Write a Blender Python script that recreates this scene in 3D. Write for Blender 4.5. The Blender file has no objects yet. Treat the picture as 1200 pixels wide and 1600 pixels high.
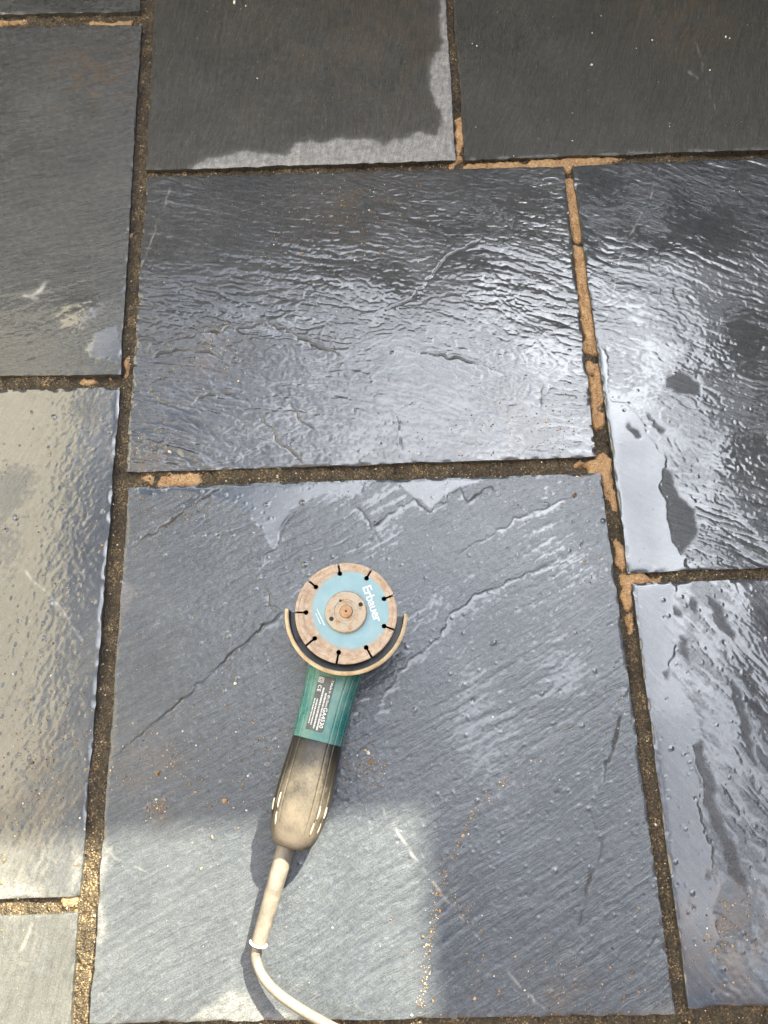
import bpy, bmesh, math
import numpy as np
from mathutils import Vector, Matrix

# ------------------------------------------------------------------ camera, sky, sun, exposure
scene = bpy.context.scene
col = scene.collection

CAM_H = 0.92231
cam_data = bpy.data.cameras.new('camera')
cam = bpy.data.objects.new('camera', cam_data)
col.objects.link(cam)
right = Vector((0.99929056, -0.03709546, 0.0065046))
up = Vector((0.03342414, 0.95312353, 0.30072973))
look = Vector((0.0173554, 0.30029896, -0.95368722))
m = Matrix.Identity(4)
for i in range(3):
    m[i][0], m[i][1], m[i][2] = right[i], up[i], -look[i]
m[0][3], m[1][3], m[2][3] = 0.0, 0.0, CAM_H
cam.matrix_world = m
cam_data.sensor_fit = 'VERTICAL'
cam_data.sensor_height = 36.0
cam_data.lens = 1202 / 1600 * 36.0
cam_data.clip_start = 0.02
cam_data.clip_end = 500
scene.camera = cam

SUN_AZ = math.radians(33)      # clockwise from +y, towards +x
SUN_EL = math.radians(41)
world = bpy.data.worlds.new('World')
scene.world = world
world.use_nodes = True
nt = world.node_tree
nt.nodes.clear()
w_out = nt.nodes.new('ShaderNodeOutputWorld')
w_bg = nt.nodes.new('ShaderNodeBackground')
w_sky = nt.nodes.new('ShaderNodeTexSky')
w_sky.sky_type = 'NISHITA'
w_sky.sun_disc = False
w_sky.sun_elevation = SUN_EL
w_sky.sun_rotation = SUN_AZ
w_sky.altitude = 50
w_sky.dust_density = 0.9
w_sky.ozone_density = 1.6
# broken white cloud over the whole dome
w_tc = nt.nodes.new('ShaderNodeTexCoord')
w_sep = nt.nodes.new('ShaderNodeSeparateXYZ')
nt.links.new(w_tc.outputs['Generated'], w_sep.inputs[0])
w_zc = nt.nodes.new('ShaderNodeMath'); w_zc.operation = 'ADD'; w_zc.inputs[1].default_value = 0.25
nt.links.new(w_sep.outputs['Z'], w_zc.inputs[0])
w_zm = nt.nodes.new('ShaderNodeMath'); w_zm.operation = 'MAXIMUM'; w_zm.inputs[1].default_value = 0.12
nt.links.new(w_zc.outputs[0], w_zm.inputs[0])
w_dv = nt.nodes.new('ShaderNodeVectorMath'); w_dv.operation = 'DIVIDE'
w_cz = nt.nodes.new('ShaderNodeCombineXYZ')
for k in range(3):
    nt.links.new(w_zm.outputs[0], w_cz.inputs[k])
nt.links.new(w_tc.outputs['Generated'], w_dv.inputs[0])
nt.links.new(w_cz.outputs[0], w_dv.inputs[1])
w_n = nt.nodes.new('ShaderNodeTexNoise')
w_n.inputs['Scale'].default_value = 2.6
w_n.inputs['Detail'].default_value = 7
w_n.inputs['Roughness'].default_value = 0.58
w_n.inputs['Distortion'].default_value = 0.35
w_of = nt.nodes.new('ShaderNodeVectorMath'); w_of.operation = 'ADD'
w_of.inputs[1].default_value = (5.35, 2.2, 0.9)
nt.links.new(w_dv.outputs[0], w_of.inputs[0])
nt.links.new(w_of.outputs[0], w_n.inputs['Vector'])
w_r = nt.nodes.new('ShaderNodeValToRGB')
w_r.color_ramp.elements[0].position = 0.375
w_r.color_ramp.elements[0].color = (0, 0, 0, 1)
w_r.color_ramp.elements[1].position = 0.62
w_r.color_ramp.elements[1].color = (1, 1, 1, 1)
nt.links.new(w_n.outputs['Fac'], w_r.inputs[0])
w_mix = nt.nodes.new('ShaderNodeMix'); w_mix.data_type = 'RGBA'
nt.links.new(w_r.outputs[0], w_mix.inputs[0])
nt.links.new(w_sky.outputs[0], w_mix.inputs[6])
# clouds scatter forward: brighter towards the sun, everywhere white
w_dot = nt.nodes.new('ShaderNodeVectorMath'); w_dot.operation = 'DOT_PRODUCT'
w_dot.inputs[1].default_value = (math.sin(SUN_AZ) * math.cos(SUN_EL), math.cos(SUN_AZ) * math.cos(SUN_EL), math.sin(SUN_EL))
nt.links.new(w_tc.outputs['Generated'], w_dot.inputs[0])
w_fw = nt.nodes.new('ShaderNodeMapRange')
nt.links.new(w_dot.outputs['Value'], w_fw.inputs[0])
for k, v in enumerate((0.55, 1.0, 5.5, 48.0)): w_fw.inputs[k + 1].default_value = v
w_cc = nt.nodes.new('ShaderNodeVectorMath'); w_cc.operation = 'SCALE'
w_cc.inputs[0].default_value = (.96, 1.0, 1.07)
nt.links.new(w_fw.outputs[0], w_cc.inputs['Scale'])
nt.links.new(w_cc.outputs[0], w_mix.inputs[7])
nt.links.new(w_mix.outputs[2], w_bg.inputs[0])
w_bg.inputs[1].default_value = 0.05
nt.links.new(w_bg.outputs[0], w_out.inputs[0])

sun_data = bpy.data.lights.new('sun', 'SUN')
sun_data.energy = 5.0
sun_data.angle = math.radians(0.42)
sun_data.color = (1.0, 0.90, 0.65)
sun = bpy.data.objects.new('sun', sun_data)
col.objects.link(sun)
sd = Vector((math.sin(SUN_AZ) * math.cos(SUN_EL), math.cos(SUN_AZ) * math.cos(SUN_EL), math.sin(SUN_EL)))
sun.location = sd * 30
sun.rotation_euler = (-sd).to_track_quat('-Z', 'Y').to_euler()

vs = scene.view_settings
vs.view_transform = 'Standard'
vs.look = 'None'
vs.exposure = 2.52
vs.gamma = 1.0
vs.use_curve_mapping = False

# ------------------------------------------------------------------ helpers: objects
def link(name, mesh, mat=None, parent=None):
    o = bpy.data.objects.new(name, mesh)
    col.objects.link(o)
    if mat is not None:
        mesh.materials.append(mat)
    if parent is not None:
        o.parent = parent
    return o

def tag(o, label=None, cat=None, group=None, kind=None):
    if label: o['label'] = label
    if cat: o['category'] = cat
    if group: o['group'] = group
    if kind: o['kind'] = kind
    return o

def np_mesh(name, verts, faces, attrs=None, flat=False):
    """verts (n,3); faces list of (k,3|4) int arrays"""
    me = bpy.data.meshes.new(name)
    verts = np.asarray(verts, dtype=np.float32)
    me.vertices.add(len(verts))
    me.vertices.foreach_set('co', verts.ravel())
    idx = np.concatenate([f.ravel() for f in faces]).astype(np.int32)
    cnt = np.concatenate([np.full(len(f), f.shape[1], dtype=np.int32) for f in faces])
    st = np.concatenate([[0], np.cumsum(cnt)[:-1]]).astype(np.int32)
    me.loops.add(len(idx))
    me.loops.foreach_set('vertex_index', idx)
    me.polygons.add(len(cnt))
    me.polygons.foreach_set('loop_start', st)
    me.polygons.foreach_set('loop_total', cnt)
    if flat:
        me.polygons.foreach_set('use_smooth', np.zeros(len(cnt), dtype=bool))
    else:
        me.polygons.foreach_set('use_smooth', np.ones(len(cnt), dtype=bool))
    for k, v in (attrs or {}).items():
        a = me.attributes.new(k, 'FLOAT', 'POINT')
        a.data.foreach_set('value', np.asarray(v, dtype=np.float32).ravel())
    me.update(calc_edges=True)
    return me

# ------------------------------------------------------------------ helpers: noise on rasters
STEP = 0.0015
def anis(shape, step, lx, ly, ang, seed):
    """filtered white noise, correlation lx along ang (radians), ly across, unit std"""
    rng = np.random.default_rng(seed)
    n = rng.standard_normal(shape)
    fy = np.fft.fftfreq(shape[0], step)[:, None]
    fx = np.fft.rfftfreq(shape[1], step)[None, :]
    c, s = math.cos(ang), math.sin(ang)
    a = fx * c + fy * s
    b = -fx * s + fy * c
    F = np.exp(-2 * math.pi ** 2 * ((a * lx / 2) ** 2 + (b * ly / 2) ** 2))
    r = np.fft.irfft2(np.fft.rfft2(n) * F, s=shape)
    return r / (r.std() + 1e-9)

def blur(f, step, sig):
    pad = int(3 * sig / step) + 1
    g = np.pad(f, pad, mode='edge')
    fy = np.fft.fftfreq(g.shape[0], step)[:, None]
    fx = np.fft.rfftfreq(g.shape[1], step)[None, :]
    F = np.exp(-2 * math.pi ** 2 * sig ** 2 * (fx ** 2 + fy ** 2))
    r = np.fft.irfft2(np.fft.rfft2(g) * F, s=g.shape)
    return r[pad:-pad, pad:-pad]

def bil(f, gy, gx):
    gy = np.clip(gy, 0, f.shape[0] - 1.001); gx = np.clip(gx, 0, f.shape[1] - 1.001)
    y0 = gy.astype(int); x0 = gx.astype(int)
    ty = gy - y0; tx = gx - x0
    return (f[y0, x0] * (1 - ty) * (1 - tx) + f[y0, x0 + 1] * (1 - ty) * tx
            + f[y0 + 1, x0] * ty * (1 - tx) + f[y0 + 1, x0 + 1] * ty * tx)

def sstep(a, b, x):
    t = np.clip((x - a) / (b - a), 0, 1)
    return t * t * (3 - 2 * t)

def in_poly(X, Y, poly):
    r = np.zeros(X.shape, dtype=bool)
    n = len(poly)
    for i in range(n):
        x1, y1 = poly[i]; x2, y2 = poly[(i + 1) % n]
        if y1 == y2:
            continue
        c = ((y1 > Y) != (y2 > Y)) & (X < (x2 - x1) * (Y - y1) / (y2 - y1) + x1)
        r ^= c
    return r

def line_dist(X, Y, pts):
    """distance to a polyline and signed side of the nearest segment"""
    D = np.full(X.shape, 9.0); S = np.zeros(X.shape); T = np.zeros(X.shape)
    n = len(pts) - 1
    for i in range(n):
        ax, ay = pts[i]; bx, by = pts[i + 1]
        dx, dy = bx - ax, by - ay
        L2 = dx * dx + dy * dy + 1e-12
        t = np.clip(((X - ax) * dx + (Y - ay) * dy) / L2, 0, 1)
        ex, ey = X - ax - t * dx, Y - ay - t * dy
        d = np.hypot(ex, ey)
        k = d < D
        D[k] = d[k]
        S[k] = np.sign(dx * ey - dy * ex)[k]
        T[k] = ((i + t) / n)[k]
    return D, S, T

# ------------------------------------------------------------------ helpers: materials
def new_mat(name):
    mt = bpy.data.materials.new(name)
    mt.use_nodes = True
    n = mt.node_tree.nodes; l = mt.node_tree.links
    return mt, n, l, n['Principled BSDF']

def N(n, t, **kw):
    o = n.new(t)
    for k, v in kw.items():
        setattr(o, k, v)
    return o

def mixc(n, l, fac, a, b, mode='MIX'):
    o = n.new('ShaderNodeMix'); o.data_type = 'RGBA'; o.blend_type = mode
    for s, v in ((0, fac), (6, a), (7, b)):
        if isinstance(v, (int, float)): o.inputs[s].default_value = v
        elif isinstance(v, tuple): o.inputs[s].default_value = (*v, 1)
        else: l.new(v, o.inputs[s])
    return o.outputs[2]

def mth(n, l, op, a, b=None, clamp=False):
    o = n.new('ShaderNodeMath'); o.operation = op; o.use_clamp = clamp
    for s, v in ((0, a), (1, b)):
        if v is None: continue
        if isinstance(v, (int, float)): o.inputs[s].default_value = v
        else: l.new(v, o.inputs[s])
    return o.outputs[0]

def maprange(n, l, v, a, b, c, d):
    o = n.new('ShaderNodeMapRange')
    l.new(v, o.inputs[0])
    for k, x in enumerate((a, b, c, d)):
        o.inputs[k + 1].default_value = x
    return o.outputs[0]

def noise(n, l, scale, detail=4, rough=0.55, vec=None, dist=0.0):
    o = n.new('ShaderNodeTexNoise')
    o.inputs['Scale'].default_value = scale
    o.inputs['Detail'].default_value = detail
    o.inputs['Roughness'].default_value = rough
    o.inputs['Distortion'].default_value = dist
    if vec is not None: l.new(vec, o.inputs['Vector'])
    return o.outputs['Fac']

def attr(n, name):
    o = n.new('ShaderNodeAttribute'); o.attribute_name = name
    return o.outputs['Fac']

def slate_material():
    mt, n, l, b = new_mat('slate')
    tc = n.new('ShaderNodeTexCoord').outputs['Object']
    film, damp, pale, rust, crack_shade = (attr(n, k) for k in ('film', 'damp', 'pale', 'rust', 'crack_shade'))
    oi = n.new('ShaderNodeObjectInfo')
    big = noise(n, l, 9, 6, 0.6, tc)
    mid = noise(n, l, 120, 5, 0.6, tc)
    fine = noise(n, l, 700, 3, 0.6, tc)
    wet_c = mixc(n, l, maprange(n, l, big, .3, .7, 0, 1), (.044, .048, .054), (.064, .067, .072))
    dry_c = mixc(n, l, maprange(n, l, mid, .3, .7, 0, 1), (.185, .190, .198), (.245, .250, .258))
    wet_c = mixc(n, l, 1.0, wet_c, oi.outputs['Color'], 'MULTIPLY')
    c = mixc(n, l, damp, dry_c, wet_c)
    v = mth(n, l, 'MULTIPLY', maprange(n, l, mid, .25, .75, .80, 1.2), maprange(n, l, fine, .3, .7, .62, 1.40))
    vv = n.new('ShaderNodeCombineColor')
    for k in range(3): l.new(v, vv.inputs[k])
    c = mixc(n, l, 1.0, c, vv.outputs[0], 'MULTIPLY')
    gv = n.new('ShaderNodeCombineXYZ')
    l.new(mth(n, l, 'MULTIPLY', attr(n, 'ga'), .09), gv.inputs[0]); l.new(attr(n, 'gb'), gv.inputs[1])
    stri = noise(n, l, 620, 4, .62, gv.outputs[0])
    stri2 = noise(n, l, 210, 3, .6, gv.outputs[0])
    pl = mth(n, l, 'MULTIPLY', maprange(n, l, stri, .56, .72, 0, 1), maprange(n, l, mid, .4, .7, 0, 1))
    c = mixc(n, l, mth(n, l, 'MULTIPLY', pl, .42), c, (.20, .20, .19))
    l_ = mth(n, l, 'MULTIPLY', maprange(n, l, stri2, .35, .65, .84, 1.16), 1.0)
    v3 = n.new('ShaderNodeCombineColor')
    for k in range(3): l.new(l_, v3.inputs[k])
    c = mixc(n, l, 1.0, c, v3.outputs[0], 'MULTIPLY')
    c = mixc(n, l, mth(n, l, 'MULTIPLY', rust, .75), c, (.13, .082, .038))
    c = mixc(n, l, crack_shade, c, (.012, .011, .010))  # cracks darkened in the colour, for shade the relief itself lacks
    c = mixc(n, l, pale, c, (.42, .42, .41))
    l.new(c, b.inputs['Base Color'])
    r_damp = maprange(n, l, mid, .3, .7, .30, .46)
    r1 = n.new('ShaderNodeMix'); l.new(damp, r1.inputs[0]); r1.inputs[2].default_value = .72; l.new(r_damp, r1.inputs[3])
    r2 = n.new('ShaderNodeMix'); l.new(film, r2.inputs[0]); l.new(r1.outputs[0], r2.inputs[2]); r2.inputs[3].default_value = .045
    l.new(r2.outputs[0], b.inputs['Roughness'])
    b.inputs['IOR'].default_value = 1.5
    l.new(film, b.inputs['Coat Weight'])
    b.inputs['Coat Roughness'].default_value = .02
    b.inputs['Coat IOR'].default_value = 1.5
    h = mth(n, l, 'ADD', mth(n, l, 'MULTIPLY', fine, .5), noise(n, l, 330, 4, .6, tc))
    h = mth(n, l, 'ADD', h, mth(n, l, 'ADD', mth(n, l, 'MULTIPLY', stri, 2.0), mth(n, l, 'MULTIPLY', stri2, 1.8)))
    bp = n.new('ShaderNodeBump')
    bp.inputs['Distance'].default_value = .0006
    l.new(maprange(n, l, film, 0, 1, .85, .04), bp.inputs['Strength'])
    l.new(h, bp.inputs['Height'])
    l.new(bp.outputs[0], b.inputs['Normal'])
    return mt

def mortar_material(name, dark, mid, light, thr, rough=.55):
    mt, n, l, b = new_mat(name)
    tc = n.new('ShaderNodeTexCoord').outputs['Object']
    vo = n.new('ShaderNodeTexVoronoi'); vo.inputs['Scale'].default_value = 800
    l.new(tc, vo.inputs['Vector'])
    sp = n.new('ShaderNodeSeparateColor'); l.new(vo.outputs['Color'], sp.inputs[0])
    big = noise(n, l, 45, 4, .6, tc)
    r = n.new('ShaderNodeValToRGB'); cr = r.color_ramp
    cr.elements[0].position = 0; cr.elements[0].color = (*dark, 1)
    cr.elements[1].position = 1; cr.elements[1].color = (*light, 1)
    e = cr.elements.new(thr); e.color = (*mid, 1)
    e = cr.elements.new(min(thr + .25, .95)); e.color = (*mid, 1)
    l.new(mth(n, l, 'ADD', mth(n, l, 'MULTIPLY', sp.outputs[0], .8), mth(n, l, 'MULTIPLY', mth(n, l, 'SUBTRACT', big, .38), .9), True), r.inputs[0])
    l.new(r.outputs[0], b.inputs['Base Color'])
    b.inputs['Roughness'].default_value = rough
    bp = n.new('ShaderNodeBump'); bp.inputs['Distance'].default_value = .0012; bp.inputs['Strength'].default_value = .8
    l.new(mth(n, l, 'ADD', noise(n, l, 900, 4, .65, tc), vo.outputs['Distance']), bp.inputs['Height'])
    l.new(bp.outputs[0], b.inputs['Normal'])
    return mt

def plain_mat(name, c1, c2, scale=60, rough=.6, metal=0, bump=.3, bscale=300, spec=.5, detail=5, lo=.35, hi=.65):
    mt, n, l, b = new_mat(name)
    tc = n.new('ShaderNodeTexCoord').outputs['Object']
    f = noise(n, l, scale, detail, .62, tc)
    l.new(mixc(n, l, maprange(n, l, f, lo, hi, 0, 1), c1, c2), b.inputs['Base Color'])
    l.new(maprange(n, l, f, .3, .7, max(rough - .1, .05), min(rough + .1, 1)), b.inputs['Roughness'])
    b.inputs['Metallic'].default_value = metal
    b.inputs['Specular IOR Level'].default_value = spec
    if bump:
        bp = n.new('ShaderNodeBump'); bp.inputs['Distance'].default_value = .0006; bp.inputs['Strength'].default_value = bump
        l.new(noise(n, l, bscale, 5, .6, tc), bp.inputs['Height'])
        l.new(bp.outputs[0], b.inputs['Normal'])
    return mt

SLATE = slate_material()
MORTAR = mortar_material('wet_sandy_mortar', (.012, .009, .006), (.050, .037, .021), (.32, .23, .125), .52, .34)
POINTING = mortar_material('tan_pointing', (.10, .055, .024), (.36, .215, .105), (.50, .37, .22), .34, .7)

# ------------------------------------------------------------------ the setting
gm = bmesh.new()
bmesh.ops.create_grid(gm, x_segments=8, y_segments=8, size=120)
gme = bpy.data.meshes.new('ground'); gm.to_mesh(gme); gm.free()
ground = link('ground', gme, plain_mat('soil', (.06, .05, .035), (.11, .09, .06), 3, .9))
ground.location = (0, 0, -.06)
tag(ground, kind='structure')

pm = bmesh.new()
bmesh.ops.create_cube(pm, size=1)
for v in pm.verts:
    v.co = Vector((-.40 + v.co.x * 3.9, .10 + v.co.y * 4.2, -.035 + v.co.z * .046))
pme = bpy.data.meshes.new('patio'); pm.to_mesh(pme); pm.free()
patio = link('patio', pme, MORTAR)
tag(patio, kind='structure')

VX0, VX1, VY0, VY1 = -.60, .63, -.33, 1.19      # the part of the patio that needs fine relief

def axis(p0, p1, v0, v1, fine):
    """graded subdivision of [0,1] running from world coordinate p0 to p1, fine inside v0..v1"""
    L = p1 - p0
    lo, hi = sorted(((v0 - p0) / L, (v1 - p0) / L))
    lo, hi = max(lo, 0), min(hi, 1)
    out = []
    if lo >= hi:
        return np.linspace(0, 1, max(int(abs(L) / .012), 6))
    if lo > 0: out.append(np.linspace(0, lo, max(int(abs(L) * lo / .008), 2), endpoint=False))
    out.append(np.linspace(lo, hi, max(int(abs(L) * (hi - lo) / fine), 2)))
    if hi < 1: out.append(np.linspace(hi, 1, max(int(abs(L) * (1 - hi) / .008), 2) + 1)[1:])
    return np.concatenate(out)

ALL_QUADS = []
def slab(quad, seed, ang=0., amp=1., sx=26, sy=3.4, swell=.5, terr=0., terr_ang=None, wet_level=.1, micro=.05,
         dry=(), puddle=(), bare=(), cracks=(), scratches=(), beads=0, bead_area=None, rust=(), tint=(1, 1, 1), pits=0,
         grad=None, film_gain=1., label=None, coarse=False, step=.00125, vx=(VX0, VX1), fine_terr=.10, warp=6., conform=.5, film_min=.1, pn=.8, pth=.26, dryness=1.):
    TL, TR, BR, BL = [np.array(q, dtype=float) for q in quad]
    ALL_QUADS.append([tuple(q) for q in (TL, TR, BR, BL)])
    rng = np.random.default_rng(seed)
    fine = step
    if coarse:
        us = np.linspace(0, 1, 40); vs_ = np.linspace(0, 1, 40)
    else:
        us = axis((TL[0] + BL[0]) / 2, (TR[0] + BR[0]) / 2, vx[0], vx[1], fine)
        vs_ = axis((BL[1] + BR[1]) / 2, (TL[1] + TR[1]) / 2, VY0, VY1, fine)
    U, V = np.meshgrid(us, vs_)
    X = (BL[0] * (1 - U) + BR[0] * U) * (1 - V) + (TL[0] * (1 - U) + TR[0] * U) * V
    Y = (BL[1] * (1 - U) + BR[1] * U) * (1 - V) + (TL[1] * (1 - U) + TR[1] * U) * V
    # rasters in world coordinates
    st = .006 if coarse else step
    x0, x1 = X.min() - .006, X.max() + .006; y0, y1 = Y.min() - .006, Y.max() + .006
    nx, ny = int((x1 - x0) / st) + 2, int((y1 - y0) / st) + 2
    RX, RY = np.meshgrid(x0 + np.arange(nx) * st, y0 + np.arange(ny) * st)
    sh = RX.shape
    mm = .001
    memo = {}
    def A(lx, ly, a, k):
        if k not in memo: memo[k] = anis(sh, st, lx * mm, ly * mm, a, seed * 100 + k)
        return memo[k]
    wx, wy = A(70, 70, 0, 1) * warp * mm / st, A(70, 70, 0, 2) * warp * mm / st
    wx = wx + A(9, 9, 0, 21) * 1.0 * mm / st; wy = wy + A(9, 9, 0, 22) * 1.0 * mm / st
    II, JJ = np.meshgrid(np.arange(ny), np.arange(nx), indexing='ij')
    streak = (A(sx, sy, ang, 3) * .55 + A(sx * .6, sy * .65, ang + .12, 4) * .35 + A(sx * 2.2, sy * 2.2, ang - .06, 5) * .55
              + A(sx * .3, sy * .55, ang, 6) * .22)
    streak = bil(streak, II + wy, JJ + wx)
    patch = .6 + .4 * A(90, 60, ang, 7)
    patch = np.clip(patch, .12, 1.6)
    h = streak * .16 * amp * patch + A(180, 140, 0, 8) * swell + A(45, 30, ang, 9) * .10 * amp
    # splintery cleavage: many thin sheets ending in sharp edges
    if fine_terr and not coarse:
        t = streak * 1.5 + A(sx * .8, 1.5, ang, 31) * .45
        fr = t - np.floor(t)
        h = h + fine_terr * patch * (np.floor(t) + sstep(0, .22, fr) - t * .8)
        h = h + A(sx * .9, 1.3, ang, 32) * .035 * amp * patch
        h = h - np.abs(A(sx * 1.3, 2.2, ang, 33)) * .06 * amp * np.clip(patch, .5, 2)
    h = h + A(3.2, 2.6, ang, 10) * micro + A(1.9, 1.7, 0, 11) * micro * .6
    if terr:
        ta = ang if terr_ang is None else terr_ang
        t = A(85, 36, ta, 12) * .9 + A(30, 9, ta, 13) * .35 + A(9, 4, ta, 14) * .10
        t = bil(t, II + wy, JJ + wx) * 1.6
        fr = t - np.floor(t)
        h = h + terr * (np.floor(t) + sstep(0, .14, fr) - t * .75)
    if grad is not None:
        h = h + grad[0] * (RX - RX.mean()) * 1000 + grad[1] * (RY - RY.mean()) * 1000
    groove = np.zeros(sh)
    for pts, depth, width, stp in cracks:
        jx = A(7, 7, 0, 15) * 1.3 * mm; jy = A(7, 7, 0, 16) * 1.3 * mm
        D, S, T = line_dist(RX + jx, RY + jy, pts)
        tap = sstep(0, .12, T) * (1 - sstep(.88, 1, T)) + .02
        wv = width * .5 * mm * np.clip(1 + .5 * A(12, 12, 0, 17), .35, 2)
        groove = np.maximum(groove, depth * tap * np.exp(-(D / wv) ** 2))
        h = h + stp * tap * S * np.exp(-D / .014) * (1 - np.exp(-(D / .0008) ** 2))
    # distance to the slab edge, for rounded chipped arrises
    def edge_d(XX, YY):
        d = np.full(XX.shape, 9.0)
        q = [TL, TR, BR, BL]
        for i in range(4):
            a, b_ = q[i], q[(i + 1) % 4]
            e = b_ - a; L = np.hypot(*e)
            d = np.minimum(d, -((XX - a[0]) * e[1] - (YY - a[1]) * e[0]) / L * -1)
        return d
    ed = edge_d(RX, RY)
    ed = np.where(ed < 0, 0, ed)
    # ---- water
    rim = blur(h, st, .007)
    lev = rim + wet_level * film_gain + .10 * A(40, 40, 0, 18)
    dep = lev - h
    film = sstep(0.03, .11, dep)
    damp = np.ones(sh)
    nb = (A(16, 16, 0, 19) * 1.6 + A(5, 5, 0, 20) * 1.0) * mm
    nb2 = (A(16, 16, 0, 23) * 1.6 + A(5, 5, 0, 24) * 1.0) * mm
    top = np.where(dep > 0, h + dep * film * (1 - conform), h)
    film = np.maximum(film, film_min)
    for poly in puddle:
        m_ = (in_poly(RX + nb * pn, RY + nb2 * pn, poly) & (ed > .0012)).astype(float)
        mb = blur(m_, st, .0016)
        th = sstep(.25, .95, mb)
        flat = blur(h, st, .03) + pth
        top = top * (1 - th) + th * np.maximum(flat * sstep(0, .004, ed) + h * (1 - sstep(0, .004, ed)), h * .2 + flat * .8)
        film = np.maximum(film, sstep(.3, .6, mb))
    for poly in bare:
        m_ = blur(in_poly(RX + nb * .8, RY + nb2 * .8, poly).astype(float), st, .0012)
        film = film * (1 - m_); top = top * (1 - m_) + (blur(h, st, .004) - .15) * m_
    for poly in dry:
        m_ = in_poly(RX + nb * 1.3, RY + nb2 * 1.3, poly).astype(float)
        m_ = .62 * blur(m_, st, .0014) + .38 * blur(m_, st, .0055) * np.clip(1 + .3 * A(6, 6, 0, 34), .4, 1.3)
        damp = damp * (1 - m_ * dryness); film = film * (1 - m_)
        top = top * (1 - m_) + h * m_
    if beads:
        bx = rng.uniform(x0, x1, beads); by = rng.uniform(y0, y1, beads)
        rr = rng.gamma(1.8, .00033, beads) + .00055
        okb = np.ones(beads, dtype=bool) if bead_area is None else in_poly(bx, by, bead_area)
        for q in range(beads):
            if not okb[q]: continue
            r_ = rr[q]; k = int(r_ * 2.2 / st) + 1
            ci, cj = int((by[q] - y0) / st), int((bx[q] - x0) / st)
            i0, i1, j0, j1 = max(ci - k, 0), min(ci + k + 1, ny), max(cj - k, 0), min(cj + k + 1, nx)
            if i0 >= i1 or j0 >= j1: continue
            dd = np.hypot(RX[i0:i1, j0:j1] - bx[q], (RY[i0:i1, j0:j1] - by[q]) * rng.uniform(.8, 1.2))
            dome = np.clip(1 - (dd / r_) ** 2, 0, 1)
            if rng.random() < .28: top[i0:i1, j0:j1] -= dome ** .8 * r_ * 380
            else:
                top[i0:i1, j0:j1] += dome ** .7 * r_ * 360
                film[i0:i1, j0:j1] = np.maximum(film[i0:i1, j0:j1], (dome > 0.05) * .9)
    top = top - groove
    film = film * (1 - sstep(.15, .5, groove))
    pale = np.zeros(sh)
    for pts, wid, strg in scratches:
        D, S, T = line_dist(RX + nb * .5, RY + nb2 * .5, pts)
        pale = np.maximum(pale, strg * np.exp(-(D / (wid * mm)) ** 2) * np.clip(.6 + .5 * A(8, 8, 0, 25), 0, 1))
    rst = np.zeros(sh)
    for (cx, cy, rad, strg) in rust:
        rst = np.maximum(rst, strg * np.exp(-(((RX - cx) ** 2 + (RY - cy) ** 2) / rad ** 2)) * np.clip(.5 + .7 * A(14, 9, ang, 26), 0, 1.2))
    # silt caught in the hollows of the relief
    low = np.clip((rim - h) * 1.5 - .25, 0, 1) * np.clip(A(60, 60, 0, 27) - .3, 0, 1.2)
    rst = np.clip(np.maximum(rst, low * .25), 0, 1)
    chip = np.clip(.6 + .8 * A(9, 9, 0, 28), .1, 2.5)
    top = top - 1.1 * chip * np.exp(-ed / .0014)
    gy, gx = (Y - y0) / st, (X - x0) / st
    Z = bil(top, gy, gx) * mm
    at = {k: bil(f, gy, gx) for k, f in (('film', film), ('damp', damp), ('pale', pale), ('rust', rst), ('crack_shade', sstep(.18, .75, groove) * .9))}  # groove mask drives the painted crack shade
    # uneven hand-dressed outline
    wob = A(25, 25, 0, 29) * .4 * mm + A(6, 6, 0, 30) * .22 * mm
    edge = np.exp(-np.minimum(np.minimum(U, 1 - U) * np.hypot(*(TR - TL)), np.minimum(V, 1 - V) * np.hypot(*(TL - BL))) / .004)
    Xo = X + bil(wob, gy, gx) * edge; Yo = Y + bil(blur(wob.T[::-1].T, st, .001), gy, gx) * edge
    nv, nu = X.shape
    top_v = np.stack([Xo, Yo, Z], -1).reshape(-1, 3)
    idx = np.arange(nu * nv).reshape(nv, nu)
    F = np.stack([idx[:-1, :-1], idx[:-1, 1:], idx[1:, 1:], idx[1:, :-1]], -1).reshape(-1, 4)
    ring = np.concatenate([idx[0, :], idx[1:, -1], idx[-1, -2::-1], idx[-2:0:-1, 0]])
    rv = top_v[ring]
    nr = len(ring)
    base = len(top_v)
    b1 = rv.copy(); b2 = rv.copy(); b2[:, 2] = -.024
    b2[:, :2] += rng.normal(0, .0003, (nr, 2))
    q = np.arange(nr); qn = (q + 1) % nr
    S_ = np.stack([base + q, base + nr + q, base + nr + qn, base + qn], -1)
    ats = {k: np.concatenate([v.ravel(), np.full(2 * nr, 1. if k == 'damp' else (.25 if k == 'film' else 0.))]) for k, v in at.items()}
    allv = np.concatenate([top_v, b1, b2])
    gxw = allv[:, 0] + np.concatenate([bil(wx, gy, gx).ravel() * st, np.zeros(2 * nr)]) * .6
    gyw = allv[:, 1] + np.concatenate([bil(wy, gy, gx).ravel() * st, np.zeros(2 * nr)]) * .6
    ats['ga'] = gxw * math.cos(ang) + gyw * math.sin(ang)
    ats['gb'] = -gxw * math.sin(ang) + gyw * math.cos(ang)
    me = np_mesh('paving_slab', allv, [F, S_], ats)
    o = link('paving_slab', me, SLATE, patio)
    o.color = (*tint, 1)
    if label: o['label'] = label
    return o

R = math.radians
olive = (.92, .93, .88)
blue = (1.04, 1.13, 1.24)
# far left sliver
slab([(-.94, 1.43), (-.342, 1.43), (-.338, 1.131), (-.94, 1.14)], 1, ang=R(-5), amp=.4, terr=0, wet_level=.0, tint=olive, step=.0018)
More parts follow.
